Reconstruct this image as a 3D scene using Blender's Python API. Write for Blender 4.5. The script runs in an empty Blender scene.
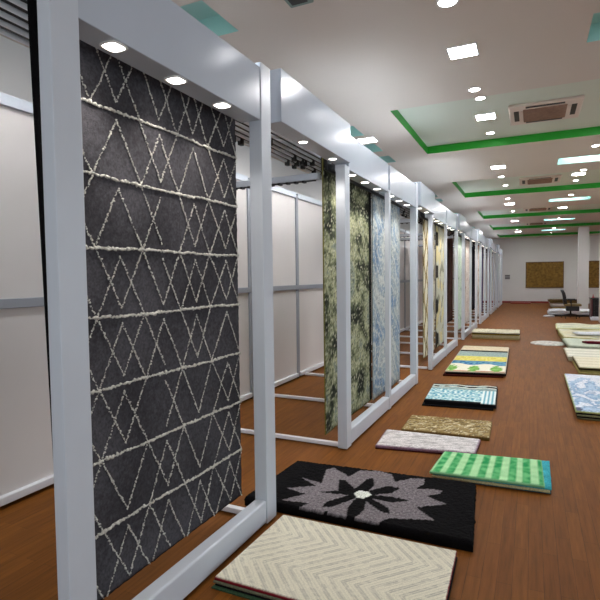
import bpy, bmesh, math, random
from mathutils import Matrix, Vector, noise

# ------------------------------------------------------------------ camera, world, exposure
S = bpy.context.scene
COL = S.collection
cam_d = bpy.data.cameras.new('camera')
cam = bpy.data.objects.new('camera', cam_d)
COL.objects.link(cam)
cam_d.sensor_width = 36.0
cam_d.lens = 36.0 * 497.0 / 600.0
cam_d.clip_start = 0.05
def _dir(u, v):
    return Vector((u - 300.0, -(v - 300.0), -497.0)).normalized()
_Y = _dir(531, 274)
_X = -_dir(-770, 289.6)
_X = (_X - _Y * _X.dot(_Y)).normalized()
_Z = _X.cross(_Y)
R = Matrix((_X, _Y, _Z))            # rows: world axes in camera space
M4 = R.to_4x4()
M4.translation = (0.0, 0.0, 1.6)
cam.matrix_world = M4
S.camera = cam

W = bpy.data.worlds.new('world')
S.world = W
W.use_nodes = True
W.node_tree.nodes['Background'].inputs[0].default_value = (0.85, 0.93, 1.0, 1)
W.node_tree.nodes['Background'].inputs[1].default_value = 1.12

S.view_settings.view_transform = 'Standard'
S.view_settings.look = 'None'
S.view_settings.gamma = 1.0
S.view_settings.use_curve_mapping = False
S.view_settings.exposure = 0.28
PANEL_W = 115.0        # emission of the ceiling panels
DOT_W = 60.0
SPOT_W = 13.0          # watts of each fascia downlight

rnd = random.Random(7)

# ------------------------------------------------------------------ colours and materials
def lin(c):
    c = c / 255.0
    return c / 12.92 if c <= 0.04045 else ((c + 0.055) / 1.055) ** 2.4
def rgb(r, g, b):
    return (lin(r), lin(g), lin(b))
def mix(a, b, t):
    t = max(0.0, min(1.0, t))
    return tuple(a[i] * (1 - t) + b[i] * t for i in range(3))

MATS = {}
def mat(name, col, rough=0.5, metal=0.0, spec=0.5, bump=0.0, bscale=50.0, var=0.0, vscale=4.0, coat=0.0):
    if name in MATS:
        return MATS[name]
    m = bpy.data.materials.new(name)
    m.use_nodes = True
    nt = m.node_tree
    p = nt.nodes['Principled BSDF']
    p.inputs['Base Color'].default_value = (*col, 1)
    p.inputs['Roughness'].default_value = rough
    p.inputs['Metallic'].default_value = metal
    p.inputs['Specular IOR Level'].default_value = spec
    p.inputs['Coat Weight'].default_value = coat
    if var > 0 or bump > 0:
        tc = nt.nodes.new('ShaderNodeTexCoord')
    if var > 0:
        n = nt.nodes.new('ShaderNodeTexNoise')
        n.inputs['Scale'].default_value = vscale
        n.inputs['Detail'].default_value = 5
        nt.links.new(tc.outputs['Object'], n.inputs['Vector'])
        r = nt.nodes.new('ShaderNodeValToRGB')
        r.color_ramp.elements[0].color = (*[c * (1 - var) for c in col], 1)
        r.color_ramp.elements[1].color = (*[min(1, c * (1 + var)) for c in col], 1)
        r.color_ramp.elements[0].position = 0.3
        r.color_ramp.elements[1].position = 0.7
        nt.links.new(n.outputs[0], r.inputs[0])
        nt.links.new(r.outputs[0], p.inputs['Base Color'])
    if bump > 0:
        n = nt.nodes.new('ShaderNodeTexNoise')
        n.inputs['Scale'].default_value = bscale
        n.inputs['Detail'].default_value = 4
        nt.links.new(tc.outputs['Object'], n.inputs['Vector'])
        b = nt.nodes.new('ShaderNodeBump')
        b.inputs['Strength'].default_value = bump
        b.inputs['Distance'].default_value = 0.01
        nt.links.new(n.outputs[0], b.inputs['Height'])
        nt.links.new(b.outputs[0], p.inputs['Normal'])
    MATS[name] = m
    return m

def emit(name, col, strength):
    m = bpy.data.materials.new(name)
    m.use_nodes = True
    nt = m.node_tree
    for n in list(nt.nodes):
        nt.nodes.remove(n)
    o = nt.nodes.new('ShaderNodeOutputMaterial')
    e = nt.nodes.new('ShaderNodeEmission')
    e.inputs[0].default_value = (*col, 1)
    e.inputs[1].default_value = strength
    nt.links.new(e.outputs[0], o.inputs[0])
    return m

def textile(name, rough=0.95, bump=0.5, scale=260.0, mottle=0.35, mscale=90.0):
    """woven or tufted fibre whose dyed pattern comes from the mesh colour attribute"""
    m = bpy.data.materials.new(name)
    m.use_nodes = True
    nt = m.node_tree
    p = nt.nodes['Principled BSDF']
    p.inputs['Roughness'].default_value = rough
    p.inputs['Specular IOR Level'].default_value = 0.12
    at = nt.nodes.new('ShaderNodeAttribute')
    at.attribute_name = 'Dye'
    tc = nt.nodes.new('ShaderNodeTexCoord')
    n = nt.nodes.new('ShaderNodeTexNoise')
    n.inputs['Scale'].default_value = mscale
    n.inputs['Detail'].default_value = 3
    nt.links.new(tc.outputs['Object'], n.inputs['Vector'])
    mr = nt.nodes.new('ShaderNodeMapRange')
    mr.inputs['From Min'].default_value = 0.25
    mr.inputs['From Max'].default_value = 0.75
    mr.inputs['To Min'].default_value = 1 - mottle
    mr.inputs['To Max'].default_value = 1 + mottle
    nt.links.new(n.outputs[0], mr.inputs['Value'])
    vm = nt.nodes.new('ShaderNodeVectorMath')
    vm.operation = 'SCALE'
    nt.links.new(at.outputs['Color'], vm.inputs[0])
    nt.links.new(mr.outputs[0], vm.inputs['Scale'])
    nt.links.new(vm.outputs[0], p.inputs['Base Color'])
    n2 = nt.nodes.new('ShaderNodeTexNoise')
    n2.inputs['Scale'].default_value = scale
    n2.inputs['Detail'].default_value = 3
    nt.links.new(tc.outputs['Object'], n2.inputs['Vector'])
    b = nt.nodes.new('ShaderNodeBump')
    b.inputs['Strength'].default_value = bump
    b.inputs['Distance'].default_value = 0.01
    nt.links.new(n2.outputs[0], b.inputs['Height'])
    nt.links.new(b.outputs[0], p.inputs['Normal'])
    return m

PAINT = mat('blue_grey_paint', rgb(196, 203, 212), rough=0.32, spec=0.5, var=0.03, vscale=3, bump=0.02, bscale=8)
FASCIA = mat('satin_fascia_paint', rgb(182, 190, 201), rough=0.2, spec=0.2, var=0.03, vscale=2)
RAILP = mat('white_rail_paint', rgb(222, 222, 226), rough=0.35)
TRIMG = mat('grey_panel_frame', rgb(150, 154, 162), rough=0.4)
PANEL = mat('frosted_white_panel', rgb(218, 213, 210), rough=0.38, spec=0.4, var=0.03, vscale=1.2)
STEEL = mat('brushed_steel_tube', rgb(205, 208, 212), rough=0.25, metal=0.9)
TUBE = mat('grey_slide_tube', rgb(224, 228, 232), rough=0.35, metal=0.0)
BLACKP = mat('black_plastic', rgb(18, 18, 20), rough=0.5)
CEIL = mat('ceiling_paint', rgb(212, 200, 190), rough=0.75, spec=0.2, var=0.02, vscale=0.6)
TRAY = mat('tray_ceiling_paint', rgb(208, 212, 198), rough=0.7, spec=0.2)
GREEN = mat('green_band_paint', rgb(10, 150, 20), rough=0.5)
TEAL = mat('pale_teal_recess_paint', rgb(172, 216, 210), rough=0.6)
WALL = mat('wall_paint', rgb(214, 212, 210), rough=0.8, spec=0.2, var=0.02, vscale=0.7)
SKIRT = mat('dark_red_skirting', rgb(130, 30, 30), rough=0.5)
TEX = textile('dyed_textile')
SHAG = textile('shaggy_textile', bump=1.0, scale=120, mottle=0.5, mscale=140)
FLATW = textile('flat_woven_textile', bump=0.3, scale=300, mottle=0.15, mscale=160)
LED = emit('panel_light_white', (0.98, 0.98, 1.0), PANEL_W)
LEDD = emit('downlight_white', (0.98, 0.98, 1.0), DOT_W)
LEDF = emit('fascia_downlight_white', (1.0, 0.93, 0.86), 9.0)
LEDC = emit('fascia_top_strip', (0.76, 0.89, 1.0), 22.0)

def floor_mat():
    m = bpy.data.materials.new('laminate_floor')
    m.use_nodes = True
    nt = m.node_tree
    p = nt.nodes['Principled BSDF']
    tc = nt.nodes.new('ShaderNodeTexCoord')
    mp = nt.nodes.new('ShaderNodeMapping')
    mp.inputs['Rotation'].default_value = (0, 0, math.pi / 2)
    nt.links.new(tc.outputs['Object'], mp.inputs['Vector'])
    br = nt.nodes.new('ShaderNodeTexBrick')
    br.inputs['Scale'].default_value = 1.0
    br.inputs['Mortar Size'].default_value = 0.0012
    br.inputs['Brick Width'].default_value = 0.62
    br.inputs['Row Height'].default_value = 0.075
    br.inputs['Color1'].default_value = (*rgb(112, 67, 24), 1)
    br.inputs['Color2'].default_value = (*rgb(122, 75, 27), 1)
    br.inputs['Mortar'].default_value = (*rgb(86, 52, 22), 1)
    br.offset = 0.37
    nt.links.new(mp.outputs[0], br.inputs['Vector'])
    mp2 = nt.nodes.new('ShaderNodeMapping')
    mp2.inputs['Scale'].default_value = (26, 1.6, 1)
    nt.links.new(tc.outputs['Object'], mp2.inputs['Vector'])
    n = nt.nodes.new('ShaderNodeTexNoise')
    n.inputs['Scale'].default_value = 1.6
    n.inputs['Detail'].default_value = 7
    n.inputs['Roughness'].default_value = 0.65
    nt.links.new(mp2.outputs[0], n.inputs['Vector'])
    mr = nt.nodes.new('ShaderNodeMapRange')
    mr.inputs['From Min'].default_value = 0.3
    mr.inputs['From Max'].default_value = 0.7
    mr.inputs['To Min'].default_value = 0.72
    mr.inputs['To Max'].default_value = 1.22
    nt.links.new(n.outputs[0], mr.inputs['Value'])
    vm = nt.nodes.new('ShaderNodeVectorMath')
    vm.operation = 'SCALE'
    nt.links.new(br.outputs['Color'], vm.inputs[0])
    nt.links.new(mr.outputs[0], vm.inputs['Scale'])
    nt.links.new(vm.outputs[0], p.inputs['Base Color'])
    p.inputs['Roughness'].default_value = 0.55
    p.inputs['Specular IOR Level'].default_value = 0.10
    return m
FLOOR = floor_mat()

# ------------------------------------------------------------------ mesh helpers
class MB:
    """collects boxes, tubes and discs into one mesh"""
    def __init__(self):
        self.bm = bmesh.new()
    def box(self, x0, x1, y0, y1, z0, z1, bev=0.0, seg=2):
        r = bmesh.ops.create_cube(self.bm, size=1.0)
        vs = r['verts']
        for v in vs:
            v.co = Vector(((x0 + x1) / 2 + v.co.x * (x1 - x0), (y0 + y1) / 2 + v.co.y * (y1 - y0), (z0 + z1) / 2 + v.co.z * (z1 - z0)))
        if bev > 0:
            es = list({e for v in vs for e in v.link_edges})
            bmesh.ops.bevel(self.bm, geom=es, offset=bev, segments=seg, affect='EDGES', profile=0.5)
        return self
    def tube(self, a, b, r, n=10, r2=None):
        a, b = Vector(a), Vector(b)
        d = b - a
        L = d.length
        q = d.to_track_quat('Z', 'Y').to_matrix().to_4x4()
        mt = Matrix.Translation((a + b) / 2) @ q
        bmesh.ops.create_cone(self.bm, cap_ends=True, segments=n, radius1=r, radius2=r if r2 is None else r2, depth=L, matrix=mt)
        return self
    def ring(self, c, r0, r1, z0, z1, n=24, sq=2.0):
        def pt(r, a):
            ca, sa = math.cos(a), math.sin(a)
            k = r / (abs(ca) ** sq + abs(sa) ** sq) ** (1 / sq)
            return k * ca, k * sa
        vs = []
        for rr, z in ((r0, z1), (r0, z0), (r1, z0), (r1, z1)):
            vs.append([self.bm.verts.new((c[0] + pt(rr, 2 * math.pi * i / n)[0], c[1] + pt(rr, 2 * math.pi * i / n)[1], z)) for i in range(n)])
        for k in range(4):
            A, B = vs[k], vs[(k + 1) % 4]
            for i in range(n):
                j = (i + 1) % n
                self.bm.faces.new((A[i], A[j], B[j], B[i]))
        return self
    def disc(self, c, r, z0, z1, n=24, sq=2.0):
        T, B = [], []
        for i in range(n):
            a = 2 * math.pi * i / n
            ca, sa = math.cos(a), math.sin(a)
            k = r / (abs(ca) ** sq + abs(sa) ** sq) ** (1 / sq)
            T.append(self.bm.verts.new((c[0] + k * ca, c[1] + k * sa, z1)))
            B.append(self.bm.verts.new((c[0] + k * ca, c[1] + k * sa, z0)))
        self.bm.faces.new(T)
        self.bm.faces.new(B[::-1])
        for i in range(n):
            j = (i + 1) % n
            self.bm.faces.new((T[j], T[i], B[i], B[j]))
        return self
    def quad(self, *p):
        self.bm.faces.new([self.bm.verts.new(q) for q in p])
        return self
    def build(self, name, material, parent=None, smooth=False):
        bmesh.ops.recalc_face_normals(self.bm, faces=self.bm.faces)
        me = bpy.data.meshes.new(name)
        self.bm.to_mesh(me)
        self.bm.free()
        me.materials.append(material)
        if smooth:
            for f in me.polygons:
                f.use_smooth = True
        o = bpy.data.objects.new(name, me)
        COL.objects.link(o)
        if parent:
            o.parent = parent
            o.location = -parent_loc(parent)
        return o

def parent_loc(p):
    v = Vector((0, 0, 0))
    while p:
        v += p.location
        p = p.parent
    return v

def tag(o, label=None, cat=None, group=None, kind=None):
    if label: o['label'] = label
    if cat: o['category'] = cat
    if group: o['group'] = group
    if kind: o['kind'] = kind
    return o
def empty(name, loc, label=None, cat=None, group=None):
    o = bpy.data.objects.new(name, None)
    o.location = loc
    o.empty_display_size = 0.1
    COL.objects.link(o)
    return tag(o, label, cat, group)
def clone(o, delta, parent=None, label=None):
    c = o.copy()
    COL.objects.link(c)
    if parent is None:
        c.location = o.location + Vector(delta)
    else:
        c.parent = parent
    if label: c['label'] = label
    for ch in list(o.children):
        clone(ch, (0, 0, 0), c)
    return c
ORD = ['nearest', 'second', 'third', 'fourth', 'fifth', 'sixth', 'seventh', 'eighth', 'ninth', 'tenth', 'eleventh', 'twelfth', 'thirteenth', 'fourteenth', 'fifteenth', 'sixteenth']

# ------------------------------------------------------------------ room shell
XL, XR, Y0, YF, ZC, ZT = -3.95, 7.0, -3.5, 30.3, 3.6, 3.72
tag(MB().box(XL - .1, XR + .1, Y0, YF + .1, -0.1, 0.0).build('floor', FLOOR), kind='structure')
tag(MB().box(XL, XR, YF, YF + .12, 0, ZT + .1).build('wall_far', WALL), kind='structure')
tag(MB().box(XL - .12, XL, Y0, YF + .12, 0, ZT + .1).build('wall_left', WALL), kind='structure')
tag(MB().box(XR, XR + .12, 12.0, YF + .12, 0, ZT + .1).build('wall_right', WALL), kind='structure')

trays = [(-1.57, 4.2, f - 2.4, f) for f in (8.44, 13.62, 19.12, 24.1, 29.2)]
pockets_l = [(-3.0, -2.17, y - 0.5, y) for y in (3.55, 6.9, 7.9, 8.75, 12.1, 13.1, 13.95, 17.3, 18.3, 22.5)]
pockets_r = [(0.42, 1.42, y, y + 0.53) for y in (4.53, 9.85, 15.05, 20.5, 25.3)]
def ceiling():
    holes = [(t, ZT, 1, 2) for t in trays] + [(t, ZC + .17, 3, 3) for t in pockets_l] + [(t, ZC + .15, 3, 3) for t in pockets_r]
    xs = sorted({XL, XR} | {h[0][0] for h in holes} | {h[0][1] for h in holes})
    ys = sorted({Y0, YF} | {h[0][2] for h in holes} | {h[0][3] for h in holes})
    bm = bmesh.new()
    def q(mi, *p):
        f = bm.faces.new([bm.verts.new(v) for v in p])
        f.material_index = mi
    for i in range(len(xs) - 1):
        for j in range(len(ys) - 1):
            a, b, c, d = xs[i], xs[i + 1], ys[j], ys[j + 1]
            mx, my = (a + b) / 2, (c + d) / 2
            if any(h[0][0] < mx < h[0][1] and h[0][2] < my < h[0][3] for h in holes):
                continue
            q(0, (a, c, ZC), (a, d, ZC), (b, d, ZC), (b, c, ZC))
    for (a, b, c, d), z, mt, ms in holes:
        q(mt, (a, c, z), (a, d, z), (b, d, z), (b, c, z))
        q(ms, (a, c, ZC), (a, d, ZC), (a, d, z), (a, c, z))
        q(ms, (b, c, ZC), (b, d, ZC), (b, d, z), (b, c, z))
        q(ms, (a, c, ZC), (b, c, ZC), (b, c, z), (a, c, z))
        q(ms, (a, d, ZC), (b, d, ZC), (b, d, z), (a, d, z))
    me = bpy.data.meshes.new('ceiling')
    bm.to_mesh(me)
    bm.free()
    for m in (CEIL, TRAY, GREEN, TEAL):
        me.materials.append(m)
    o = bpy.data.objects.new('ceiling', me)
    COL.objects.link(o)
    tag(o, kind='structure')
ceiling()
sk = MB().box(XL, 0.9, YF - .03, YF, 0, .10).box(-1.0, 0.0, YF - 1.0, YF - .03, 0, .07)
tag(sk.build('baseboard_far', SKIRT), kind='structure')

for k, (x, y, w) in enumerate([(1.85, 24.6, .40), (2.03, 18.5, .42)]):
    tag(MB().box(x, x + w, y, y + w, 0, ZC, bev=.01).build('trim_%d' % (k + 1), WALL), kind='structure')

# wall art and notice on the far wall
GOLD = mat('golden_brown_weave', rgb(122, 92, 36), rough=0.9, var=0.35, vscale=9, bump=0.6, bscale=40)
FRAMEB = mat('brown_wood_edge', rgb(96, 70, 40), rough=0.6)
for k, (x0, x1, lab) in enumerate([(-.27, 1.60, 'golden brown woven wall panel, the one wholly in view left of the column'),
                                   (2.70, 4.60, 'golden brown woven wall panel cut by the right edge of the view')]):
    t = empty('wall_panel', ((x0 + x1) / 2, YF, .83), lab, 'wall panel', 'woven panels on the far wall')
    MB().box(x0 + .03, x1 - .03, YF - .05, YF - .01, .86, 2.23).build('woven_sheet', GOLD, t)
    MB().box(x0, x1, YF - .06, YF, .83, .87).box(x0, x1, YF - .06, YF, 2.22, 2.26).box(x0, x0 + .04, YF - .06, YF, .87, 2.22).box(x1 - .04, x1, YF - .06, YF, .87, 2.22).build('frame', FRAMEB, t)
t = empty('wall_notice', (-1.2, YF, 1.33), 'small grey notice with two dark lines on the far wall beside the racks', 'sign')
MB().box(-1.33, -1.07, YF - .02, YF, 1.32, 1.57).build('board', mat('notice_grey', rgb(150, 148, 150), rough=.6), t)
MB().box(-1.32, -1.08, YF - .026, YF - .02, 1.50, 1.54).box(-1.32, -1.08, YF - .026, YF - .02, 1.36, 1.41).build('printed_line', mat('notice_dark', rgb(84, 80, 84), rough=.6), t)

# ------------------------------------------------------------------ ceiling fixtures
LF = mat('fixture_white', rgb(225, 225, 222), rough=0.4)
def panel_light(x, y, z, lab, grp, s=.115, m=LED):
    t = empty('ceiling_panel_light', (x, y, z), lab, 'ceiling light', grp)
    MB().box(x - s - .012, x + s + .012, y - s - .012, y - s, z - .012, z).box(x - s - .012, x + s + .012, y + s, y + s + .012, z - .012, z).box(
        x - s - .012, x - s, y - s, y + s, z - .012, z).box(x + s, x + s + .012, y - s, y + s, z - .012, z).build('frame', LF, t)
    MB().box(x - s, x + s, y - s, y + s, z - .008, z).build('diffuser', m, t)
def dot_light(x, y, z, lab, grp, r=.052):
    t = empty('ceiling_downlight', (x, y, z), lab, 'ceiling light', grp)
    MB().ring((x, y), r, r + .015, z - .012, z).build('bezel', LF, t)
    MB().disc((x, y), r, z - .008, z).build('diffuser', LEDD, t)
def zof(x, y):
    for a, b, c, d in trays:
        if a < x < b and c < y < d:
            return ZT
    return ZC
def row(x, items, nm, gp):
    np_, nd = 0, 0
    for kind, y in items:
        if kind == 'P':
            panel_light(x, y, zof(x, y), '%s square ceiling panel light in the %s row' % (ORD[np_], nm), 'square lights of the %s ceiling row' % gp)
            np_ += 1
        else:
            dot_light(x, y, zof(x, y), '%s small round downlight in the %s row' % (ORD[nd], nm), 'round downlights of the %s ceiling row' % gp, r=.065 if kind == 'B' else .052)
            nd += 1
row(-.57, [('B', 3.84), ('P', 4.74), ('D', 5.75), ('D', 6.42), ('P', 7.2), ('D', 8.05), ('P', 10.05), ('D', 11.05), ('D', 12.9), ('D', 14.3), ('P', 15.4), ('P', 17.2), ('D', 18.3),
           ('P', 20.4), ('D', 22.0), ('D', 24.2), ('P', 25.6), ('P', 27.9)], 'left ceiling', 'left')
row(.90, [('P', 7.15), ('D', 7.95), ('D', 9.1), ('D', 11.1), ('P', 12.2), ('D', 13.0), ('D', 14.4), ('P', 16.8), ('P', 18.1), ('D', 20.3), ('P', 22.7), ('D', 24.4), ('P', 26.9), ('D', 28.6)], 'right ceiling', 'right')
row(-2.62, [('P', 1.9), ('P', 4.6), ('P', 6.05), ('P', 9.7), ('P', 14.9), ('P', 20.1), ('P', 25.3)], 'rack side', 'rack side')
panel_light(-2.20, 7.15, ZC, 'lone square ceiling light showing just above the second rack fascia', 'square lights of the rack side ceiling row')
row(3.2, [('P', 2.5), ('P', 7.2), ('P', 12.3), ('P', 17.6), ('P', 22.7), ('P', 27.8)], 'far right ceiling', 'far right')
row(5.4, [('P', 4.7), ('P', 10.0), ('P', 15.3), ('P', 20.6), ('P', 25.8)], 'right wall side', 'right wall side')

GR = mat('cassette_grille_brown', rgb(150, 116, 96), rough=0.6, var=.15, vscale=20)
CW = mat('cassette_cream', rgb(214, 196, 184), rough=0.5)
for k, (x, y) in enumerate([(.14, 7.29), (.16, 12.5), (.18, 17.95), (.18, 23.0)]):
    z = ZT
    t = empty('air_conditioner', (x, y, z), '%s ceiling cassette air conditioner, counted away from the camera' % ORD[k], 'air conditioner', 'cassette air conditioners in the green bordered trays')
    s = .42
    MB().box(x - s, x + s, y - s, y + s, z - .035, z, bev=.012).build('casing', CW, t)
    g = MB()
    g.box(x - .25, x + .25, y - .25, y + .25, z - .045, z - .034)
    for i in range(17):
        yy = y - .24 + i * .03
        g.box(x - .245, x + .245, yy, yy + .012, z - .055, z - .045)
    g.build('grille', GR, t)
    for (a, b, c, d) in [(-.36, -.30, -.22, .22), (.30, .36, -.22, .22), (-.22, .22, -.36, -.31), (-.22, .22, .31, .36)]:
        MB().box(x + a, x + b, y + c, y + d, z - .04, z - .033, bev=.002).build('vent_slot', BLACKP, t)
    for s_ in (-1, 1):
        MB().box(x + s_ * .2725 - .0175, x + s_ * .2725 + .0175, y - .2, y + .2, z - .042, z - .034).build('louvre', CW, t)
t = empty('air_vent', (-1.5, 3.15, ZC), 'grey green square vent on the ceiling at the top edge of view', 'vent')
MB().box(-1.60, -1.42, 3.0, 3.35, ZC - .05, ZC, bev=.006).build('casing', mat('vent_grey_green', rgb(120, 140, 130), rough=.5), t)
MB().box(-1.57, -1.45, 3.04, 3.31, ZC - .056, ZC - .05).build('grille', BLACKP, t)
for k, (a, b, c, d) in enumerate(pockets_r[1:]):
    t = empty('cove_light', ((a + b) / 2, (c + d) / 2, ZC + .15), '%s cool white strip light set in a ceiling recess of the right row' % ORD[k], 'ceiling light', 'strip lights in the right ceiling recesses')
    MB().box(a + .08, b - .08, c + .25, c + .31, ZC + .11, ZC + .149, bev=.005).build('batten', LF, t)
    MB().tube((a + .1, c + .28, ZC + .095), (b - .1, c + .28, ZC + .095), .014).build('light_tube', emit('strip_tube', (.85, .97, 1), 45), t)

# ------------------------------------------------------------------ display racks
XF, XB = -1.53, -3.35
PW, PD = .125, .09
racks = [(1.253, 1, 'first'), (4.25, 2, 'second'), (8.44, 2, 'third'), (12.66, 2, 'fourth'), (16.9, 2, 'fifth'), (21.14, 2, 'sixth'), (25.38, 2, 'seventh')]
RL = ['nearest white steel display rack, one bay wide, holding the charcoal rug with cords',
      'white steel display rack behind the flowered black rug, holding the moss green and blue rugs',
      'third white steel display rack from the camera, holding the wavy cream rug',
      'fourth white steel display rack from the camera, holding the pale mint rug',
      'fifth white steel display rack from the camera, holding the purple rug',
      'sixth white steel display rack from the camera, holding the mauve rug',
      'farthest white steel display rack, beside the far wall']
def downlight(parent, x, y, z, r, sq=2.0, spot=True):
    h = MB().ring((x, y), r, r + .008, z - .006, z, sq=sq).build('downlight', LF, parent)
    MB().disc((x, y), r, z - .004, z, sq=sq).build('lens', LEDF, h)
    if spot:
        d = bpy.data.lights.new('downlight_beam', 'SPOT')
        d.energy = SPOT_W
        d.color = (1.0, .92, .84)
        d.spot_size = math.radians(110)
        d.spot_blend = 0.9
        d.shadow_soft_size = .04
        o = bpy.data.objects.new('downlight_beam', d)
        COL.objects.link(o)
        o.location = (x, y, z - .02)
def rack(y0, nb, lab, ynext):
    pitch = 1.492 if nb == 1 else (1.48 if y0 < 5 else 1.5)
    t = empty('display_rack', (XF, y0, 0), lab, 'display rack', 'white display racks in the row')
    ys = [y0 + i * pitch for i in range(nb + 1)]
    for i, y in enumerate(ys):
        zt = 2.93 if (i == nb or nb == 1) else 2.60
        pd = .066 if (nb == 1 and i == 0) or y0 > 8 else PD
        pw = PW
        if nb == 2 and i == 1: pd, pw = .05, .085
        p = MB().box(XF - pd, XF, y, y + pw, .012, zt, bev=.004).build('post', PAINT, t)
        MB().tube((XF - .045, y + PW / 2, 0), (XF - .045, y + PW / 2, .013), .03, 12).build('foot_pad', BLACKP, p)
        MB().box(XB + .02, XF - PD, y + .03, y + .075, .012, .048, bev=.006).build('floor_rail', RAILP, t)
        if (nb == 1 and i == 1) or (nb == 2 and i == 1) or (nb == 2 and i == 2 and y0 < 5):
            continue
        if nb == 1:
            continue
        MB().box(XB + .02, -1.81, y + .03, y + .09, 2.50, 2.56, bev=.004).build('top_beam', PAINT, t)
        h = MB().box(XB + .1, -1.84, y + .05, y + .07, 2.49, 2.5)
        x = XB + .1
        while x < -1.90:
            h.box(x, x + .03, y + .036, y + .084, 2.482, 2.5)
            x += .085
        h.build('hanger_teeth', BLACKP, t)
    if nb == 1:
        MB().box(XB + .02, -1.81, 2.83, 2.87, 2.45, 2.49, bev=.004).build('top_beam', PAINT, t)
    MB().box(-2.36, -1.885, ys[0] + .01, ynext - .03, 2.822, 2.85).build('track_tray', BLACKP, t)
    for i in range(nb):
        a, b = ys[i] + (.085 if i == 1 else PW), ys[i + 1]
        MB().box(XF - PD + .005, XF - .004, a, b, .018, .165, bev=.012, seg=3).build('bottom_rail', PAINT, t)
        f = MB().box(XF - .145, XF - .006, a, b, 2.575, 2.90, bev=.004).build('fascia', FASCIA, t)
        MB().box(XF - .115, XF - .075, a + .05, b - .05, 2.90, 2.912).build('top_light_strip', LEDC, f)
        for q in ((.26, .66, 1.06) if nb == 1 else (.26, .68, 1.12)):
            downlight(f, XF - .062, a + q - .03, 2.575, .040, 4.0 if nb == 1 else 2.2, spot=y0 < 20)
        MB().box(-1.80, -1.735, a - .04, b + .04, 2.70 if nb == 1 else 2.585, 2.735).build('clamp_shade_bar', BLACKP, t)  # clamp bar, deepened on two-bay racks to stand in for shade under the fascia
    r = MB()
    for i in range(6):
        x = -1.93 - i * .075
        r.tube((x, ys[0] + .005, 2.79), (x, ynext - .02, 2.79), .0125, 10)
    r.build('slide_tubes', TUBE, t, smooth=True)
    rr = random.Random(int(y0 * 10))
    for i in range(nb * 14):
        x = -1.93 - rr.randrange(6) * .075
        y = rr.uniform(ys[0] + .1, ynext - .15)
        MB().box(x - .018, x + .018, y, y + .05, 2.745, 2.82, bev=.004).build('slide_clamp', BLACKP, t)
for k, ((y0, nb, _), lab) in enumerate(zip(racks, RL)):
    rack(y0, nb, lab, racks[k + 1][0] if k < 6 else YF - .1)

ends = [(2.95, 4.35)] + [(racks[i][0] + 3.0 + PW, racks[i + 1][0] + PW) for i in range(1, 6)]
for k, (a, b) in enumerate(ends):
    t = empty('bridging_fascia', (XF + .08, (a + b) / 2, 2.63), '%s projecting fascia box bridging the gap between two racks' % ORD[k], 'fascia box', 'projecting fascia boxes over the gaps')
    MB().box(XF - .12, XF + .03, a + .01, b - .03, 2.62, 2.965, bev=.004).build('box', FASCIA, t)
    for y in ((a + .52, b - .27) if k == 0 else (a + .3, b - .35)):
        downlight(t, XF - .05, y, 2.62, .032, spot=y < 20)

# partition behind the racks, one frame per bay
py = [-.15, 1.32]
while py[-1] < 28.5:
    py.append(py[-1] + 1.432)
for i in range(len(py) - 1):
    a, b = py[i], py[i + 1]
    t = empty('partition_panel', (XB, a, 0), '%s frosted white partition panel behind the racks, counted away from the camera' % (ORD[i] if i < 16 else ORD[i - 16] + ' (past the sixteenth)'), 'partition panel', 'white partition panels behind the racks')
    MB().box(XB - .03, XB - .01, a + .04, b - .04, .05, 2.82).build('sheet', PANEL, t)
    MB().box(XB - .05, XB + .01, a - .04, a + .04, .03, 2.86, bev=.004).build('upright', TRIMG, t)
    MB().box(XB - .045, XB + .012, a + .04, b - .04, 1.40, 1.47, bev=.004).build('mid_rail', TRIMG, t)
    MB().box(XB - .05, XB + .015, a + .04, b - .04, 2.82, 2.90, bev=.004).build('top_rail', PAINT, t)
    MB().box(XB - .04, XB + .03, a + .04, b - .04, .03, .09, bev=.008).build('bottom_rail', RAILP, t)
    MB().tube((XB - .01, a, 0), (XB - .01, a, .04), .02, 10).build('foot', BLACKP, t)

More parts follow.
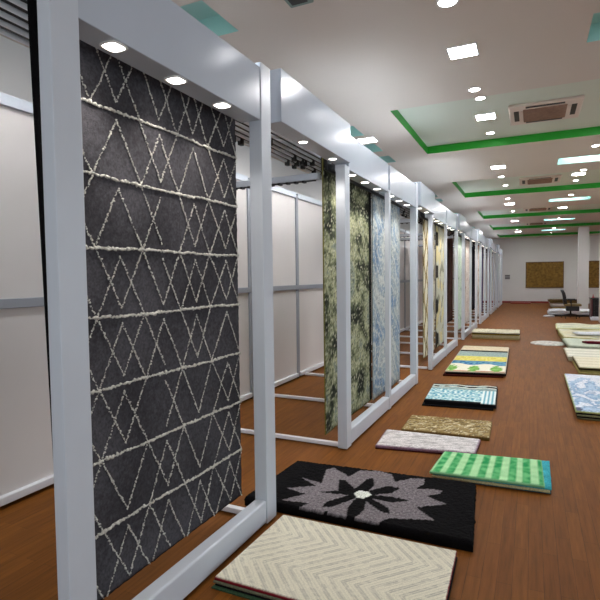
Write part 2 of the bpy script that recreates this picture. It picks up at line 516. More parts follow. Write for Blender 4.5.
# ------------------------------------------------------------------ rugs
def nz(x, y, z=0.0):
    return noise.noise(Vector((x, y, z)))
def textile_mesh(name, P, W_, L_, th, nu, nv, dye, side, amp=.0, parent=None, mtl=None, frill=.0, seed=0, vary=None):
    """P(u, v, w) maps width, length and thickness (0..1) to a point; the face w=1 carries the pattern"""
    verts, faces, cols = [], [], []
    for j in range(nv + 1):
        for i in range(nu + 1):
            u, v = i / nu, j / nv
            uu, vv = u, v
            if frill:
                e = frill / W_, frill / L_
                if i in (0, nu): uu += (1 if i else -1) * e[0] * nz(v * L_ * 40, seed, i * 3.1)
                if j in (0, nv): vv += (1 if j else -1) * e[1] * nz(u * W_ * 40, seed + 5, j * 1.7)
            edge = 1 if (i in (0, nu) or j in (0, nv)) else 0
            w = 1.0 - (.35 if edge else 0)
            if amp: w += amp / th * nz(u * W_ * 60, v * L_ * 60, seed) * (1 if amp < .004 else 1)
            verts.append(P(uu, vv, w))
            cols.append(side if (edge and side) else dye(u, v))
    n0 = len(verts)
    def idx(i, j): return j * (nu + 1) + i
    for j in range(nv):
        for i in range(nu):
            faces.append((idx(i, j), idx(i + 1, j), idx(i + 1, j + 1), idx(i, j + 1)))
    per = [(i, 0) for i in range(nu)] + [(nu, j) for j in range(nv)] + [(i, nv) for i in range(nu, 0, -1)] + [(0, j) for j in range(nv, 0, -1)]
    prev = [idx(i, j) for i, j in per]
    sc = side if side else None
    n = len(per)
    for w in (.5, 0.0):
        cur = []
        for (i, j) in per:
            cur.append(len(verts))
            verts.append(P(i / nu, j / nv, w))
            cols.append(sc if sc else dye(i / nu, j / nv))
        for k in range(n):
            m = (k + 1) % n
            faces.append((prev[k], cur[k], cur[m], prev[m]))
        prev = cur
    faces.append(tuple(prev[::-1]))
    me = bpy.data.meshes.new(name)
    me.from_pydata([tuple(v) for v in verts], [], faces)
    at = me.color_attributes.new('Dye', 'FLOAT_COLOR', 'POINT')
    for k, c in enumerate(cols):
        at.data[k].color = (c[0], c[1], c[2], 1)
    me.materials.append(mtl or TEX)
    for f in me.polygons:
        f.use_smooth = True
    bm = bmesh.new(); bm.from_mesh(me); bmesh.ops.recalc_face_normals(bm, faces=bm.faces); bm.to_mesh(me); bm.free()
    o = bpy.data.objects.new(name, me)
    COL.objects.link(o)
    if parent:
        o.parent = parent
        o.location = -parent_loc(parent)
    return o

def hang(name, y0, y1, z0, z1, dye, side, lab, x=-1.76, th=.012, res=90, mtl=None, amp=.002, grp='rugs hanging in the racks', wave=.006, skew=0.0):
    Lz, Ly = z1 - z0, y1 - y0
    def P(u, v, w):
        y, z = y0 + u * Ly + skew * (1 - u) * (1 - v), z0 + v * Lz
        return (x - th + th * w + wave * math.sin(y * 5 + z * .6) * (1 - v * .7), y, z)
    o = textile_mesh(name, P, Ly, Lz, th, max(8, int(Ly * res)), max(8, int(Lz * res)), dye, side, amp=amp, mtl=mtl, frill=.006, seed=y0)
    return tag(o, lab, 'rug', grp)

# the charcoal rug with its raised cords
RY0, RY1, RZ0, RZ1 = 1.348, 2.812, .135, 2.70
CH1, CH2 = rgb(58, 57, 61), rgb(80, 79, 84)
BLK = rgb(10, 9, 11)
def d_char(u, v):
    y, z = RY0 + u * (RY1 - RY0), RZ0 + v * (RZ1 - RZ0)
    if y < 1.41:
        return BLK
    return mix(CH1, CH2, .5 + nz(y * 3, z * 3) + .6 * nz(y * 40, z * 40))
rug1 = hang('hanging_rug', RY0, RY1, RZ0, RZ1, d_char, BLK, 'charcoal rug with raised pale cord zigzags hanging in the nearest rack', res=70, mtl=TEX, wave=.0, skew=.06)
rug1['group'] = 'rugs hanging in the racks'
def cords():
    cy = [1.33, 1.625, 1.925, 2.210, 2.488, 2.808]
    hz = [2.70, 2.378, 2.062, 1.742, 1.424, 1.100, .775, .450, .12]
    lines = []
    for z in hz[1:-1]:
        lines.append([(cy[k], z + .004 * math.sin(k * 2 + z * 9)) for k in range(6)])
    # per cell: L = peaked line (left leg, right leg), V = valley line (left leg, right leg)
    T = {  # rows top to bottom; columns Z, AB, BC, CD, DE
        0: ['LR', 'LRlr', 'Rlr', 'LRlr', 'LRlr'],
        1: ['R', 'LR', 'LRlr', 'LR', 'LRlr'],
        2: ['Rr', 'LR', 'lL', 'LRlr', 'LRlr'],
        3: ['R', 'LRlr', 'Rlr', 'LRlr', 'LRlr'],
        4: ['Rr', 'LRlr', 'lLR', 'LRlr', 'LR'],
        5: ['Rr', 'LRlr', 'Rr', 'lr', 'LRlr'],
        6: ['Rr', 'lr', 'LRlr', 'lr', 'LRlr'],
        7: ['R', 'LRlr', 'LRl', 'LRlr', 'LRlr']}
    for r, cells in T.items():
        zt, zb = hz[r], hz[r + 1]
        h = zt - zb
        for c, fl in enumerate(cells):
            a, b = cy[c], cy[c + 1]
            m = (a + b) / 2 + (.012 if c == 4 else 0)
            pk, vl = zt - h * .12, zb + h * .13
            if 'L' in fl: lines.append([(m, pk), (a, zb)])
            if 'R' in fl: lines.append([(m, pk), (b, zb)])
            if 'l' in fl: lines.append([(a, zt), (m, vl)])
            if 'r' in fl: lines.append([(b, zt), (m, vl)])
    bm = bmesh.new()
    rr = random.Random(3)
    X = -1.757
    for li, L in enumerate(lines):
        thick = .0075 if li < 7 else .0046
        for (a, za), (b, zb) in zip(L[:-1], L[1:]):
            n = max(4, int(math.hypot(b - a, zb - za) / .0075))
            for k in range(n + 1):
                f = k / n
                y, z = a + (b - a) * f, za + (zb - za) * f
                y += .004 * nz(z * 11, li) + rr.uniform(-.0035, .0035)
                z += .005 * nz(y * 11, li + 9) + rr.uniform(-.0035, .0035)
                if not (1.42 < y < RY1 - .004 and RZ0 + .005 < z < RZ1):
                    continue
                s = thick * rr.uniform(.5, 1.35)
                mt = Matrix.Translation((X + s * .35, y, z)) @ Matrix.Rotation(rr.uniform(0, 6.28), 4, 'X') @ Matrix.Rotation(rr.uniform(-.7, .7), 4, 'Z') @ Matrix.Diagonal((s * .8, s * rr.uniform(.8, 1.6), s * .8, 1))
                bmesh.ops.create_icosphere(bm, subdivisions=1, radius=1.0, matrix=mt)
    mb = MB()
    mb.bm.free()
    mb.bm = bm
    o = mb.build('cord_pattern', mat('pale_cord_yarn', rgb(192, 191, 184), rough=.95, spec=.1, var=.25, vscale=60), rug1, smooth=True)
    o['label'] = 'pale raised cord lines'
cords()

def blotch(pal, s, seed=0, sy=1.0):
    def f(u, v):
        a = nz(u * s, v * s * sy, seed) + .5 * nz(u * s * 2.7, v * s * 2.7 * sy, seed + 3) + .35 * nz(u * s * 8, v * s * 8 * sy, seed + 7)
        t = max(0, min(.999, .5 + a * .85)) * (len(pal) - 1)
        k = int(t)
        return mix(pal[k], pal[k + 1], t - k)
    return f
def d_moss(u, v):
    if u > .93: return BLK
    c = blotch([rgb(30, 34, 28), rgb(66, 72, 56), rgb(118, 124, 96), rgb(164, 166, 134), rgb(120, 130, 118)], 5, 2, 2.2)(u, v)
    if v > .93: c = mix(c, BLK, .6)  # shade under the fascia mixed into the dye along the top
    if nz(u * 60, v * 110, 1) > .28: c = mix(c, rgb(20, 22, 18), .7)
    elif nz(u * 50, v * 90, 12) > .3: c = mix(c, rgb(190, 190, 166), .7)
    return c
def d_sky(u, v):
    c = blotch([rgb(110, 134, 160), rgb(140, 156, 168), rgb(152, 164, 168), rgb(174, 180, 178)], 4, 8, 2)(u, v)
    w = u * 9 + 2.2 * nz(u * 3, v * 7, 4)
    k = abs((w + v * 16) % 1.6 - .8)
    if k < .18: c = mix(c, rgb(190, 194, 188), .7)
    if nz(u * 34, v * 80, 6) > .26: c = mix(c, rgb(204, 206, 198), .6)
    if nz(u * 30, v * 70, 16) > .34: c = mix(c, rgb(92, 104, 112), .6)
    return c
hang('hanging_rug', 4.30, 5.80, .10, 2.70, d_moss, rgb(120, 116, 60), 'moss green and cream mottled rug hanging in the second rack', res=60)
hang('hanging_rug', 5.85, 7.2, .07, 2.70, d_sky, rgb(120, 130, 130), 'pale blue and white streaked rug hanging beside the moss green one', res=60)
def d_wavy(u, v):
    c = rgb(212, 206, 184)
    for k in range(5):
        x = .1 + k * .22 + .07 * math.sin(v * 26 + k * 2.1)
        if abs(u - x) < .028: c = rgb(104, 92, 66)
        elif abs(u - x - .05) < .02: c = rgb(170, 150, 96)
    return c
def d_leaf(u, v):
    c = rgb(190, 190, 172)
    if u < .22 and math.sin(v * 24) + .5 * nz(u * 9, v * 12) > .25: c = rgb(26, 26, 24)
    elif nz(u * 4, v * 9, 3) > .12: c = rgb(204, 194, 150)
    elif nz(u * 6, v * 12, 9) > .2: c = rgb(140, 140, 124)
    return c
def vein(base, line, s=8, seed=0):
    def f(u, v):
        a = abs(nz(u * s, v * s * 1.6, seed))
        return mix(line, base, a * 14)
    return f
def stripes_v(pal, n):
    def f(u, v):
        return pal[int(u * n) % len(pal)]
    return f
hang('hanging_rug', 8.86, 9.98, .12, 2.70, d_wavy, rgb(120, 110, 80), 'cream rug with brown wavy vertical lines hanging in the third rack', res=36)
hang('hanging_rug', 10.10, 11.36, .14, 2.70, d_leaf, rgb(120, 116, 100), 'cream rug with black leaf edge hanging behind the wavy cream one', res=36)
hang('hanging_rug', 13.3, 14.5, .16, 2.70, vein(rgb(196, 214, 198), rgb(120, 150, 132), 6, 5), rgb(150, 160, 150), 'pale mint rug with faint veins hanging in the fourth rack', res=26)
hang('hanging_rug', 14.8, 16.1, .2, 2.70, vein(rgb(214, 206, 198), rgb(160, 120, 116), 5, 8), rgb(170, 160, 150), 'pale cream and pink rug hanging behind the mint one', res=26)
hang('hanging_rug', 17.8, 19.0, .16, 2.70, vein(rgb(214, 204, 196), rgb(150, 130, 120), 4, 2), rgb(170, 160, 150), 'pale cream rug hanging just before the purple one', res=14)
hang('hanging_rug', 19.1, 20.1, .2, 2.70, stripes_v([rgb(70, 58, 104), rgb(84, 72, 112), rgb(150, 144, 160)], 5), rgb(70, 60, 90), 'dark purple rug with grey stripes hanging in the fifth rack', res=14)
hang('hanging_rug', 22.0, 23.3, .16, 2.70, stripes_v([rgb(200, 186, 180), rgb(146, 96, 128)], 4), rgb(130, 90, 110), 'mauve and pink striped rug hanging in the sixth rack', res=12)
hang('hanging_rug', 23.5, 24.7, .16, 2.70, stripes_v([rgb(120, 78, 110), rgb(150, 110, 134)], 5), rgb(110, 80, 100), 'darker mauve rug hanging behind the striped mauve one', res=12)
hang('hanging_rug', 26.3, 27.6, .16, 2.70, stripes_v([rgb(206, 202, 200), rgb(190, 184, 184)], 5), rgb(180, 176, 170), 'plain pale grey rug hanging in the farthest rack', res=10)
hang('hanging_rug', 13.4, 14.9, .3, 2.70, blotch([rgb(60, 40, 34), rgb(110, 76, 66), rgb(80, 60, 60)], 4, 3), rgb(50, 36, 30), 'dark brown rug hanging deeper inside behind the mint one', x=-2.12, res=16)
hang('hanging_rug', 18.6, 20.2, .3, 2.70, blotch([rgb(30, 32, 46), rgb(60, 62, 80), rgb(90, 90, 100)], 4, 6), rgb(30, 30, 40), 'dark slate rug hanging deeper inside the fifth rack', x=-2.05, res=10)

# ---- rugs lying on the floor
def quadP(q, z0, z1, bow=0.0):
    (ax, ay), (bx, by), (cx, cy), (dx, dy) = q   # front left, front right, back right, back left
    def P(u, v, w):
        x = (ax * (1 - u) + bx * u) * (1 - v) + (dx * (1 - u) + cx * u) * v
        y = (ay * (1 - u) + by * u) * (1 - v) + (dy * (1 - u) + cy * u) * v
        k = bow * nz(x * 2.2, y * 2.2, z0 * 30)
        return (x, y, z0 + (z1 - z0) * w + (k if w > .3 else 0))
    return P
def lay(name, q, z0, z1, dye, side, lab, grp, res=60, amp=.0015, mtl=None, frill=.004, bow=0.0):
    w = math.hypot(q[1][0] - q[0][0], q[1][1] - q[0][1])
    l = math.hypot(q[3][0] - q[0][0], q[3][1] - q[0][1])
    o = textile_mesh(name, quadP(q, z0, z1, bow), w, l, z1 - z0, max(6, int(w * res)), max(6, int(l * res)), dye, side, amp=amp, mtl=mtl, frill=frill, seed=q[0][0] * 7 + z0)
    return tag(o, lab, 'rug', grp)
def plain(c):
    return lambda u, v: c
def under(q, layers, where, grp):
    """lower rugs of a stack, bottom first: (thickness, colour, (dx, dy), look)"""
    z = 0.0
    n = len(layers)
    for k, (th, c, (dx, dy), look) in enumerate(layers):
        qq = [(x + dx, y + dy) for x, y in q]
        pos = 'bottom' if k == 0 else ('topmost' if k == n - 1 else ['', 'second lowest', 'third lowest', 'fourth lowest', 'fifth lowest'][k])
        if n == 1: pos = 'only'
        lay('folded_rug', qq, z + .0006, z + th, blotch([tuple(.75 * a for a in c), c, tuple(min(1, 1.2 * a) for a in c)], 12, k), tuple(.85 * a for a in c),
            '%s rug, %s of those underneath %s' % (look, pos, where), grp, res=22, amp=.001)
        z += th
    return z

# S1 zigzag stack
q1 = [(-1.468, 2.07), (-.346, 2.08), (-.362, 2.819), (-1.446, 2.81)]
q1b = q1
z = under(q1, [(.014, rgb(60, 84, 60), (-.012, -.012), 'green and black patterned'), (.014, rgb(28, 24, 26), (.004, .0), 'black'), (.014, rgb(120, 120, 96), (-.006, -.004), 'grey green')],
          'the cream zigzag rug', 'rugs stacked under the zigzag rug')
CR, ZG = rgb(226, 222, 202), rgb(168, 166, 154)
def d_zig(u, v):
    x, y = u * 1.12, v * .74
    tri = abs(((y / .62 + .645) % 1) - .5) * 2
    s = (x + .30 * tri) / .075
    f = s % 1
    base = CR
    if f < .46 and math.sin(s * 6.2832 * 4.3) > -.35: base = mix(ZG, CR, .18 + .9 * abs(nz(x * 30, y * 30)))
    if .66 < f < .74: base = mix(base, ZG, .35)
    return base
lay('zigzag_rug', q1, z + .0006, .062, d_zig, rgb(120, 30, 40), 'cream rug with grey zigzags topping the nearest floor stack', 'top rugs of the floor stacks', res=170, amp=.001, mtl=FLATW)

# S2 black shaggy rug with flower
GREY = [(-1.549, 2.98), (-1.429, 3.136), (-1.604, 3.17), (-1.417, 3.288), (-1.573, 3.381), (-1.396, 3.352), (-1.464, 3.6), (-1.42, 3.664), (-1.299, 3.583), (-1.253, 3.543), (-1.211, 3.691), (-1.083, 3.74), (-0.964, 3.72), (-0.904, 3.587), (-0.805, 3.70), (-0.713, 3.73), (-0.701, 3.635), (-0.737, 3.528), (-0.631, 3.567), (-0.561, 3.567), (-0.566, 3.508), (-0.649, 3.437), (-0.499, 3.368), (-0.677, 3.24), (-0.538, 3.11), (-0.808, 3.021), (-0.864, 2.90), (-0.958, 2.87), (-1.132, 2.87), (-1.194, 2.96), (-1.295, 2.87), (-1.389, 2.85), (-1.425, 2.87), (-1.345, 3.015)]
INNER = [(-1.372, 3.196), (-1.24, 3.275), (-1.299, 3.457), (-1.26, 3.474), (-1.138, 3.356), (-1.11, 3.555), (-1.07, 3.588), (-1.03, 3.463), (-1.038, 3.362), (-0.934, 3.496), (-0.84, 3.499), (-0.878, 3.394), (-0.984, 3.307), (-0.862, 3.331), (-0.734, 3.319), (-0.84, 3.246), (-0.982, 3.252), (-0.839, 3.157), (-0.81, 3.078), (-0.879, 3.09), (-1.009, 3.2), (-0.98, 3.065), (-1.005, 2.935), (-1.06, 2.94), (-1.089, 3.061), (-1.085, 3.214), (-1.189, 3.024), (-1.25, 2.998), (-1.252, 3.075), (-1.15, 3.235)]
HEART = [(-1.122, 3.282), (-1.1, 3.34), (-1.034, 3.345), (-1.002, 3.299), (-1.034, 3.226), (-1.085, 3.224)]
def inside(p, poly):
    x, y = p
    r = False
    n = len(poly)
    for i in range(n):
        x1, y1 = poly[i]
        x2, y2 = poly[(i + 1) % n]
        if (y1 > y) != (y2 > y) and x < (x2 - x1) * (y - y1) / (y2 - y1) + x1:
            r = not r
    return r
q2 = [(-1.81, 2.93), (-.288, 2.945), (-.355, 3.80), (-1.76, 3.70)]
def d_flower(u, v):
    x, y = quadP(q2, 0, 0)(u, v, 0)[:2]
    p = (x + .006 * nz(x * 60, y * 60), y + .006 * nz(x * 60, y * 60, 4))
    if inside(p, HEART): return rgb(236, 240, 232)
    if inside(p, INNER): return rgb(9, 8, 10)
    if inside(p, GREY): return mix(rgb(96, 90, 94), rgb(150, 144, 148), .5 + .9 * nz(x * 70, y * 70))
    return rgb(9, 8, 10)
lay('shaggy_rug', q2, .0006, .066, d_flower, rgb(9, 8, 10), 'thick black shaggy rug with a grey flower, lying beyond the zigzag rug', 'top rugs of the floor stacks', res=130, amp=.005, mtl=SHAG, frill=.012)

# S3 green stripes
q3 = [(-.71, 3.90), (.105, 3.95), (.093, 4.50), (-.675, 4.40)]
q3b = [(-.69, 3.925), (.145, 3.97), (.150, 4.571), (-.66, 4.44)]
z = under(q3b, [(.014, rgb(40, 96, 110), (.0, .0), 'dark teal patterned'), (.016, rgb(196, 186, 140), (-.006, -.02), 'cream checked'), (.014, rgb(70, 176, 190), (.004, .0), 'bright turquoise')],
          'the green striped rug', 'rugs stacked under the green striped rug')
def d_green(u, v):
    k = (u * 7.5 + .3) % 1
    if k < .46: return mix(rgb(160, 214, 158), rgb(186, 230, 178), .5 + nz(u * 9, v * 9))
    return mix(rgb(38, 148, 84), rgb(112, 196, 128), .45 + 1.2 * nz(u * 16, v * 9, 3))
lay('striped_rug', q3, z + .0006, .068, d_green, rgb(130, 190, 140), 'mint and emerald green striped rug on its own floor stack', 'top rugs of the floor stacks', res=70, mtl=FLATW)

# S4 lilac white, S5 olive brown, S6 aqua, S7 banded, S8 far stack
q4 = [(-1.293, 4.40), (-.431, 4.53), (-.421, 4.94), (-1.326, 4.90)]
z = under(q4, [(.013, rgb(70, 30, 40), (.0, -.004), 'dark maroon')], 'the lilac white rug', 'rug under the lilac white rug')
lay('pale_rug', q4, z + .0006, .042, lambda u, v: mix(rgb(150, 147, 148), rgb(220, 216, 216), .2 + 4.5 * abs(nz(u * 4 + v * 2, v * 12 - u * 9, 3))), rgb(150, 120, 140), 'lilac white streaked rug lying left of the green striped stack', 'top rugs of the floor stacks', res=60)
q5 = [(-1.19, 4.975), (-.348, 5.03), (-.362, 5.60), (-1.206, 5.52)]
z = under(q5, [(.013, rgb(110, 84, 40), (.0, -.004), 'mustard brown')], 'the tangled olive brown rug', 'rug under the olive brown rug')
def d_brush(u, v):
    a = abs(nz(u * 5 + v * 3, v * 9 - u * 10, 2))
    b = abs(nz(u * 5 - v * 4, v * 9 + u * 9, 11))
    if a < .045: return rgb(216, 206, 176)
    if b < .05: return rgb(92, 78, 52)
    return mix(rgb(128, 108, 68), rgb(168, 148, 104), .5 + nz(u * 9, v * 9))
lay('brushed_rug', q5, z + .0006, .040, d_brush, rgb(120, 96, 54), 'olive brown rug with tangled cream lines behind the lilac white one', 'top rugs of the floor stacks', res=90)
q6 = [(-1.183, 6.137), (-.366, 6.212), (-.403, 7.25), (-1.24, 7.12)]
z = under(q6, [(.02, rgb(14, 14, 16), (-.02, -.04), 'black'), (.018, rgb(20, 20, 22), (.008, .0), 'near black')], 'the aqua rug', 'rugs under the aqua rug')
def d_aqua(u, v):
    if v > .66:
        w = v + .035 * math.sin(u * 13)
        if abs(w - .93) < .018 or abs(w - .80) < .015: return rgb(222, 222, 206)
        if v > .95 or (.82 < w < .90 and nz(u * 9, v * 5) > -.1): return rgb(30, 32, 32)
        return mix(rgb(110, 136, 136), rgb(160, 182, 180), .5 + nz(u * 30, v * 30))
    if u > .80:
        return rgb(222, 232, 230) if int(u * 34) % 2 else rgb(110, 168, 184)
    if v < .05: return rgb(24, 28, 30)
    n = nz(u * 26, v * 22, 6)
    if n > .18: return rgb(84, 150, 176)
    if n < -.22: return rgb(220, 232, 230)
    return mix(rgb(140, 188, 196), rgb(176, 208, 210), .5 + nz(u * 12, v * 12))
lay('patterned_rug', q6, z + .0006, .072, d_aqua, rgb(16, 16, 18), 'aqua and white patterned rug with black edges on its own stack', 'top rugs of the floor stacks', res=90, amp=.001, mtl=FLATW)
q7 = [(-1.226, 8.09), (-.344, 8.246), (-.40, 11.15), (-1.302, 11.10)]
z = under(q7, [(.03, rgb(60, 20, 16), (-.03, -.04), 'dark red patterned'), (.03, rgb(16, 14, 14), (.008, .0), 'black')], 'the banded rug', 'rugs under the banded rug')
def d_band(u, v):
    if v > .78: return mix(rgb(206, 192, 164), rgb(220, 208, 184), .5 + nz(u * 20, v * 20))
    if v > .72: return rgb(16, 16, 16)
    if v > .52: return mix(rgb(128, 152, 152), rgb(166, 184, 180), .5 + nz(u * 40, v * 40))
    if v > .34: return mix(rgb(200, 188, 84), rgb(222, 212, 124), .5 + nz(u * 30, v * 12))
    if v > .22 + .025 * math.sin(u * 12): return mix(rgb(26, 92, 150), rgb(112, 166, 186), .3 + nz(u * 20, v * 30) + .4 * u)
    for c in (.07, .46, .84):
        if (u - c) ** 2 / .0095 + (v - .09) ** 2 / .0075 < 1 + nz(u * 30, v * 30): return mix(rgb(96, 156, 66), rgb(140, 186, 104), .5 + nz(u * 20, v * 20))
    if v < .015: return rgb(180, 120, 90)
    return rgb(226, 224, 206)
lay('banded_rug', q7, z + .0006, .085, d_band, rgb(200, 190, 170), 'banded rug of cream, grey, yellow, blue and green on its own stack', 'top rugs of the floor stacks', res=50, amp=.001, mtl=FLATW)
q8 = [(-1.307, 13.08), (-.253, 13.187), (-.243, 13.95), (-1.341, 13.85)]
q8 = [(-1.33, 13.05), (-.24, 13.1), (-.25, 13.8), (-1.36, 13.75)]
z = under(q8, [(.04, rgb(170, 158, 110), (0, 0), 'khaki'), (.035, rgb(196, 186, 150), (.01, .0), 'beige'), (.028, rgb(206, 196, 160), (-.01, .01), 'cream'), (.024, rgb(150, 130, 50), (.0, 0), 'mustard'), (.02, rgb(40, 36, 26), (.01, .01), 'dark brown')],
          'the fringed white rug down the aisle', 'rugs in the farthest left floor stack')
lay('fringed_rug', q8, z + .0006, z + .04, vein(rgb(214, 210, 186), rgb(150, 140, 110), 8, 3), rgb(220, 216, 196), 'white fringed rug topping the tall stack farthest down the left', 'top rugs of the floor stacks', res=30, amp=.008, frill=.03, mtl=SHAG)

# right side stacks
qa = [(.459, 6.171), (1.95, 6.20), (1.95, 8.45), (.465, 8.43)]
z = under(qa, [(.02, rgb(120, 110, 80), (.02, .0), 'khaki bordered'), (.016, rgb(24, 22, 22), (.015, .0), 'black'), (.02, rgb(150, 148, 110), (.015, -.005), 'olive grey'), (.016, rgb(26, 26, 30), (.01, .0), 'near black')],
          'the blue and white marbled rug', 'rugs under the marbled rug')
def d_marble(u, v):
    x, y = u * 1.5, v * 2.25
    w = rgb(222, 226, 234)
    d = math.hypot((x - .22) / .26, (y - .85) / .95)
    n = nz(x * 9, y * 4.5, 2) + .6 * nz(x * 26, y * 12, 4)
    if d < .95 + .8 * n and n > -.12: return mix(rgb(70, 120, 168), rgb(180, 202, 222), .5 + n)
    if nz(x * 6 + 4, y * 3, 8) > .3: return mix(rgb(170, 184, 204), w, .5 + n)
    if v < .07 and nz(x * 8, 1) > -.1: return rgb(92, 98, 120)
    return mix(w, rgb(200, 208, 220), .2 + n * .6)
lay('marbled_rug', qa, z + .0006, .095, d_marble, rgb(176, 186, 120), 'blue and white marbled rug topping the nearest right side stack', 'top rugs of the floor stacks', res=60)
qb = [(.708, 9.0), (2.3, 9.0), (2.3, 10.18), (.690, 10.18)]
z = under(qb, [(.04, rgb(176, 166, 104), (0, -.03), 'yellow khaki'), (.03, rgb(150, 140, 84), (.01, -.01), 'olive'), (.018, rgb(18, 16, 14), (.0, -.01), 'black')], 'the ribbed cream rug with a black edge below', 'rugs under the ribbed cream rug')
def d_rib(n, a, b):
    def f(u, v):
        k = math.sin(v * n + .8 * nz(u * 3, v * 3))
        return mix(a, b, .5 + .5 * k)
    return f
lay('ribbed_rug', qb, z + .0006, z + .022, d_rib(26, rgb(238, 232, 210), rgb(226, 218, 190)), rgb(120, 110, 66), 'ribbed cream rug with dark lower edge behind the marbled stack', 'top rugs of the floor stacks', res=40)
qc = [(.62, 10.24), (2.3, 10.24), (2.3, 11.45), (.615, 11.45)]
z = under(qc, [(.03, rgb(190, 184, 156), (.02, 0), 'beige'), (.03, rgb(206, 200, 176), (.01, 0), 'light beige')], 'the ridged ivory rug', 'rugs under the ridged ivory rug')
lay('ridged_rug', qc, z + .0006, z + .03, d_rib(22, rgb(238, 236, 220), rgb(214, 212, 196)), rgb(206, 200, 176), 'ridged ivory rug between the ribbed cream rug and the greenish one', 'top rugs of the floor stacks', res=40)
qd = [(.72, 11.65), (2.4, 11.65), (2.4, 12.75), (.66, 12.9)]
z = under(qd, [(.05, rgb(120, 124, 110), (.02, -.01), 'grey green')], 'the rounded greenish white rug', 'rug under the greenish white rug')
lay('greenish_rug', qd, z + .0006, z + .07, plain(rgb(206, 214, 196)), rgb(160, 170, 150), 'greenish white thick rug with rounded end and a dark red cloth on it', 'top rugs of the floor stacks', res=24, bow=.02)
dr = lay('folded_cloth', [(1.10, 11.95), (2.3, 11.85), (2.3, 12.3), (1.0, 12.1)], .128, .16, blotch([rgb(90, 10, 30), rgb(140, 24, 48), rgb(24, 8, 14)], 5, 4), rgb(80, 10, 26), 'dark red and black cloth lying on the greenish white rug', 'cloths on the right side stacks', res=24, bow=.012)
dr['category'] = 'cloth'
qe = [(.70, 13.05), (2.6, 13.0), (2.6, 14.6), (.64, 14.7)]
z = under(qe, [(.05, rgb(190, 184, 120), (.02, -.02), 'yellowish'), (.04, rgb(210, 206, 160), (.01, 0), 'pale yellow')], 'the buckled cream rug', 'rugs under the buckled cream rug')
lay('buckled_rug', qe, z + .0006, z + .05, blotch([rgb(206, 200, 160), rgb(228, 222, 192), rgb(216, 216, 196)], 4, 4), rgb(190, 184, 130), 'buckled cream rug with pale yellow edges, below the white cloth', 'top rugs of the floor stacks', res=24, bow=.03)
wr = lay('folded_cloth', [(1.02, 13.25), (2.5, 13.2), (2.5, 13.9), (.92, 13.55)], .165, .215, plain(rgb(232, 234, 240)), rgb(210, 212, 220), 'bright white folded cloth lying on the buckled cream rug', 'cloths on the right side stacks', res=26, bow=.03)
wr['category'] = 'cloth'
qf = [(.62, 14.9), (2.9, 14.9), (2.9, 16.4), (.66, 16.3)]
z = under(qf, [(.05, rgb(120, 96, 50), (.06, -.04), 'brown'), (.05, rgb(150, 128, 66), (.03, -.02), 'golden brown')], 'the folded pale rug at the back', 'rugs under the folded pale rug')
lay('folded_back_rug', qf, z + .0006, z + .06, blotch([rgb(206, 210, 180), rgb(222, 222, 196), rgb(190, 196, 170)], 4, 9), rgb(200, 196, 140), 'folded pale yellow green rug at the back of the right side pile', 'top rugs of the floor stacks', res=22, bow=.03)

# round mat in the aisle
def round_mat():
    cx, cy, r, h = .37, 12.66, .37, .025
    bm = bmesh.new()
    N = 48
    rings = [(0.0, h), (.5, h), (.93, h), (1.0, h * .5), (1.0, .001)]
    V = []
    for f, zz in rings:
        V.append([bm.verts.new((cx + r * f * math.cos(2 * math.pi * i / N) * (1 + .02 * nz(i, 3)), cy + r * f * math.sin(2 * math.pi * i / N) * (1 + .02 * nz(i, 3)), zz)) for i in range(N)] if f else [bm.verts.new((cx, cy, zz))])
    for i in range(N):
        j = (i + 1) % N
        bm.faces.new((V[0][0], V[1][i], V[1][j]))
        for k in range(1, 4):
            bm.faces.new((V[k][i], V[k + 1][i], V[k + 1][j], V[k][j]))
    mb = MB(); mb.bm.free(); mb.bm = bm
    o = mb.build('round_mat', mat('round_mat_wool', rgb(206, 206, 200), rough=.95, var=.3, vscale=14, bump=.5, bscale=60), smooth=True)
    tag(o, 'round off white mat lying alone on the aisle floor', 'mat')
round_mat()

# far right piles
def pile(rect, layers, where, grp):
    x0, x1, y0, y1 = rect
    z = 0
    for k, (th, c, dx, look, top) in enumerate(layers):
        lay('stacked_rug', [(x0 + dx, y0), (x1 + dx, y0), (x1 + dx, y1), (x0 + dx, y1)], z + .0006, z + th, plain(c), c, '%s rug in the pile %s' % (look, where), grp, res=8, bow=.0, amp=.003)
        z += th
pile((.85, 2.15, 25.5, 26.7), [(.10, rgb(150, 130, 90), 0, 'khaki bottom', 0), (.16, rgb(214, 214, 210), -.02, 'thick white middle', 0), (.08, rgb(120, 100, 62), -.05, 'thin tan', 0), (.06, rgb(84, 66, 38), -.12, 'dark brown topmost', 1)], 'before the far wall', 'rugs piled before the far wall')
pile((.60, 2.30, 20.95, 22.3), [(.07, rgb(60, 60, 64), .05, 'dark grey bottom', 0), (.09, rgb(210, 212, 216), .0, 'white middle', 0), (.06, rgb(224, 226, 230), .04, 'brighter white topmost', 1)], 'behind the office chair', 'rugs piled behind the office chair')
lay('loose_rug', [(.42, 20.6), (.80, 20.55), (.82, 20.93), (.46, 20.93)], .0006, .05, plain(rgb(196, 192, 194)), rgb(190, 186, 190), 'small pale rug end lying on the floor left of the office chair', 'loose pieces near the chair', res=16, bow=.01)

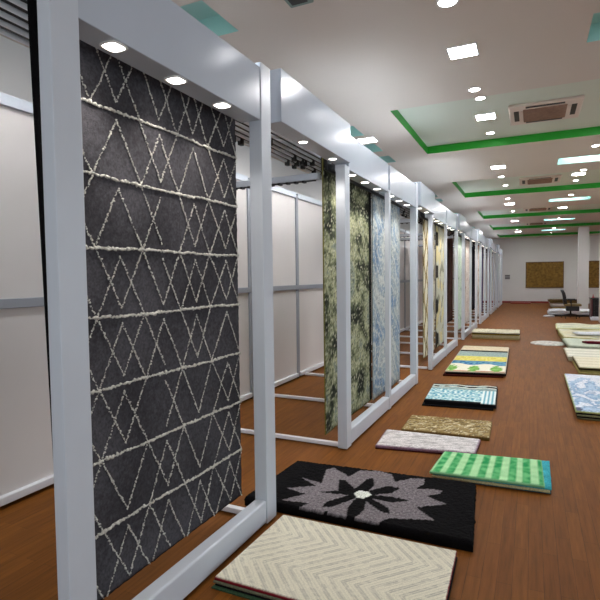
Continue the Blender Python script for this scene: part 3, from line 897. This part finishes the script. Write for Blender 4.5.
# office chair, seen from the side, facing the desk
CF = mat('chair_black_mesh', rgb(22, 22, 24), rough=.6)
CS = mat('chair_tan_seat', rgb(120, 104, 66), rough=.85)
cx, cy = 1.30, 20.2
t = empty('office_chair', (cx, cy, 0), 'black office chair with tan seat facing the desk at the right', 'chair')
b = bmesh.new()
prof = [(-.20, .50), (-.235, .62), (-.245, .76), (-.275, .90), (-.33, 1.02)]
mb = MB(); mb.bm.free(); mb.bm = b
rows = []
for x, z_ in prof:
    rows.append([(x + .05 * (1 - ((k - 3) / 3) ** 2) * -1 * .4, (k - 3) / 3 * .22 * (1 - .25 * (z_ > 1)), z_) for k in range(7)])
for off in (0, .09):
    V = [[b.verts.new((cx + x + off, cy + y, zz)) for x, y, zz in r_] for r_ in rows]
    for i in range(4):
        for j in range(6):
            b.faces.new((V[i][j], V[i][j + 1], V[i + 1][j + 1], V[i + 1][j]))
    if off == 0: VA = V
for j in range(6):
    b.faces.new((VA[0][j], VA[0][j + 1], V[0][j + 1], V[0][j])); b.faces.new((VA[4][j], VA[4][j + 1], V[4][j + 1], V[4][j]))
for i in range(4):
    b.faces.new((VA[i][0], VA[i + 1][0], V[i + 1][0], V[i][0])); b.faces.new((VA[i][6], VA[i + 1][6], V[i + 1][6], V[i][6]))
mb.build('backrest', CF, t, smooth=True)
MB().box(cx - .22, cx + .33, cy - .24, cy + .24, .44, .52, bev=.03, seg=3).build('seat', CS, t)
MB().box(cx - .15, cx + .26, cy - .2, cy + .2, .27, .435, bev=.02).tube((cx - .12, cy, .41), (cx - .24, cy, .56), .022).build('seat_mechanism_shade', BLACKP, t)  # mechanism box enlarged in black to stand in for shade beneath the seat
MB().tube((cx, cy, .12), (cx, cy, .39), .028).build('gas_column', BLACKP, t)
for k in range(5):
    a = 2 * math.pi * k / 5 + .3
    ex, ey = cx + .29 * math.cos(a), cy + .29 * math.sin(a)
    l = MB().tube((cx, cy, .14), (ex, ey, .09), .036, 8, .026).build('leg', BLACKP, t)
    MB().tube((ex - .012, ey, .03), (ex + .012, ey, .03), .03, 12).build('caster', BLACKP, l)
for s in (-1, 1):
    MB().box(cx - .12, cx + .16, cy + s * .27 - .03, cy + s * .27 + .03, .66, .69, bev=.01).tube((cx, cy + s * .27, .42), (cx, cy + s * .27, .67), .015).tube((cx, cy + s * .15, .42), (cx, cy + s * .27, .42), .015).build('armrest', BLACKP, t)

# desk
DK = mat('desk_black', rgb(20, 18, 20), rough=.35)
DR = mat('desk_dark_red_edge', rgb(84, 30, 36), rough=.4)
dx, dy = 1.92, 20.0
t = empty('desk', (dx, dy, 0), 'black desk with dark red side panel at the right edge of the view', 'desk')
MB().box(dx - .02, dx + 1.4, dy - .02, dy + .62, .70, .735, bev=.004).build('desktop', DK, t)
MB().box(dx, dx + .04, dy, dy + .60, 0, .70).build('side_panel', DR, t)
MB().box(dx + 1.34, dx + 1.38, dy, dy + .60, 0, .70).build('side_panel', DR, t)
MB().box(dx + .04, dx + 1.34, dy + .05, dy + .07, .06, .70).build('front_panel', DK, t)
for k in range(3):
    d = MB().box(dx + .10, dx + .52, dy + .025, dy + .05, .10 + k * .2, .28 + k * .2, bev=.004).build('drawer', DK, t)
    MB().box(dx + .24, dx + .38, dy + .012, dy + .025, .18 + k * .2, .195 + k * .2).build('handle', STEEL, d)
t = empty('desk_ornament', (1.99, 20.2, .735), 'small red ornament standing on the corner of the desk', 'ornament')
MB().tube((1.99, 20.2, .736), (1.99, 20.2, .76), .045, 14).build('base', mat('red_plastic', rgb(190, 60, 70), rough=.4), t)
MB().tube((1.99, 20.2, .76), (1.99, 20.2, .86), .02, 12, .006).build('stem', mat('red_plastic', rgb(190, 60, 70)), t)
t = MB().box(1.86, 2.16, 19.4, 19.7, .001, .09, bev=.01).box(1.90, 2.12, 19.44, 19.66, .09, .12, bev=.008).build('parcel', mat('white_card', rgb(206, 208, 216), rough=.6))
tag(t, 'small white parcel on the floor in front of the desk', 'parcel')

# the rack row runs a third of a degree off the aisle axis: turn the whole row about its near end
bpy.context.view_layer.update()
ROW = Matrix.Translation((-1.53, 2.0, 0)) @ Matrix.Rotation(-.0057, 4, 'Z') @ Matrix.Translation((1.53, -2.0, 0))
for o in list(bpy.data.objects):
    if o.parent is None and o.name.split('.')[0] in ('display_rack', 'bridging_fascia', 'partition_panel', 'hanging_rug', 'downlight_beam'):
        o.matrix_world = ROW @ o.matrix_world
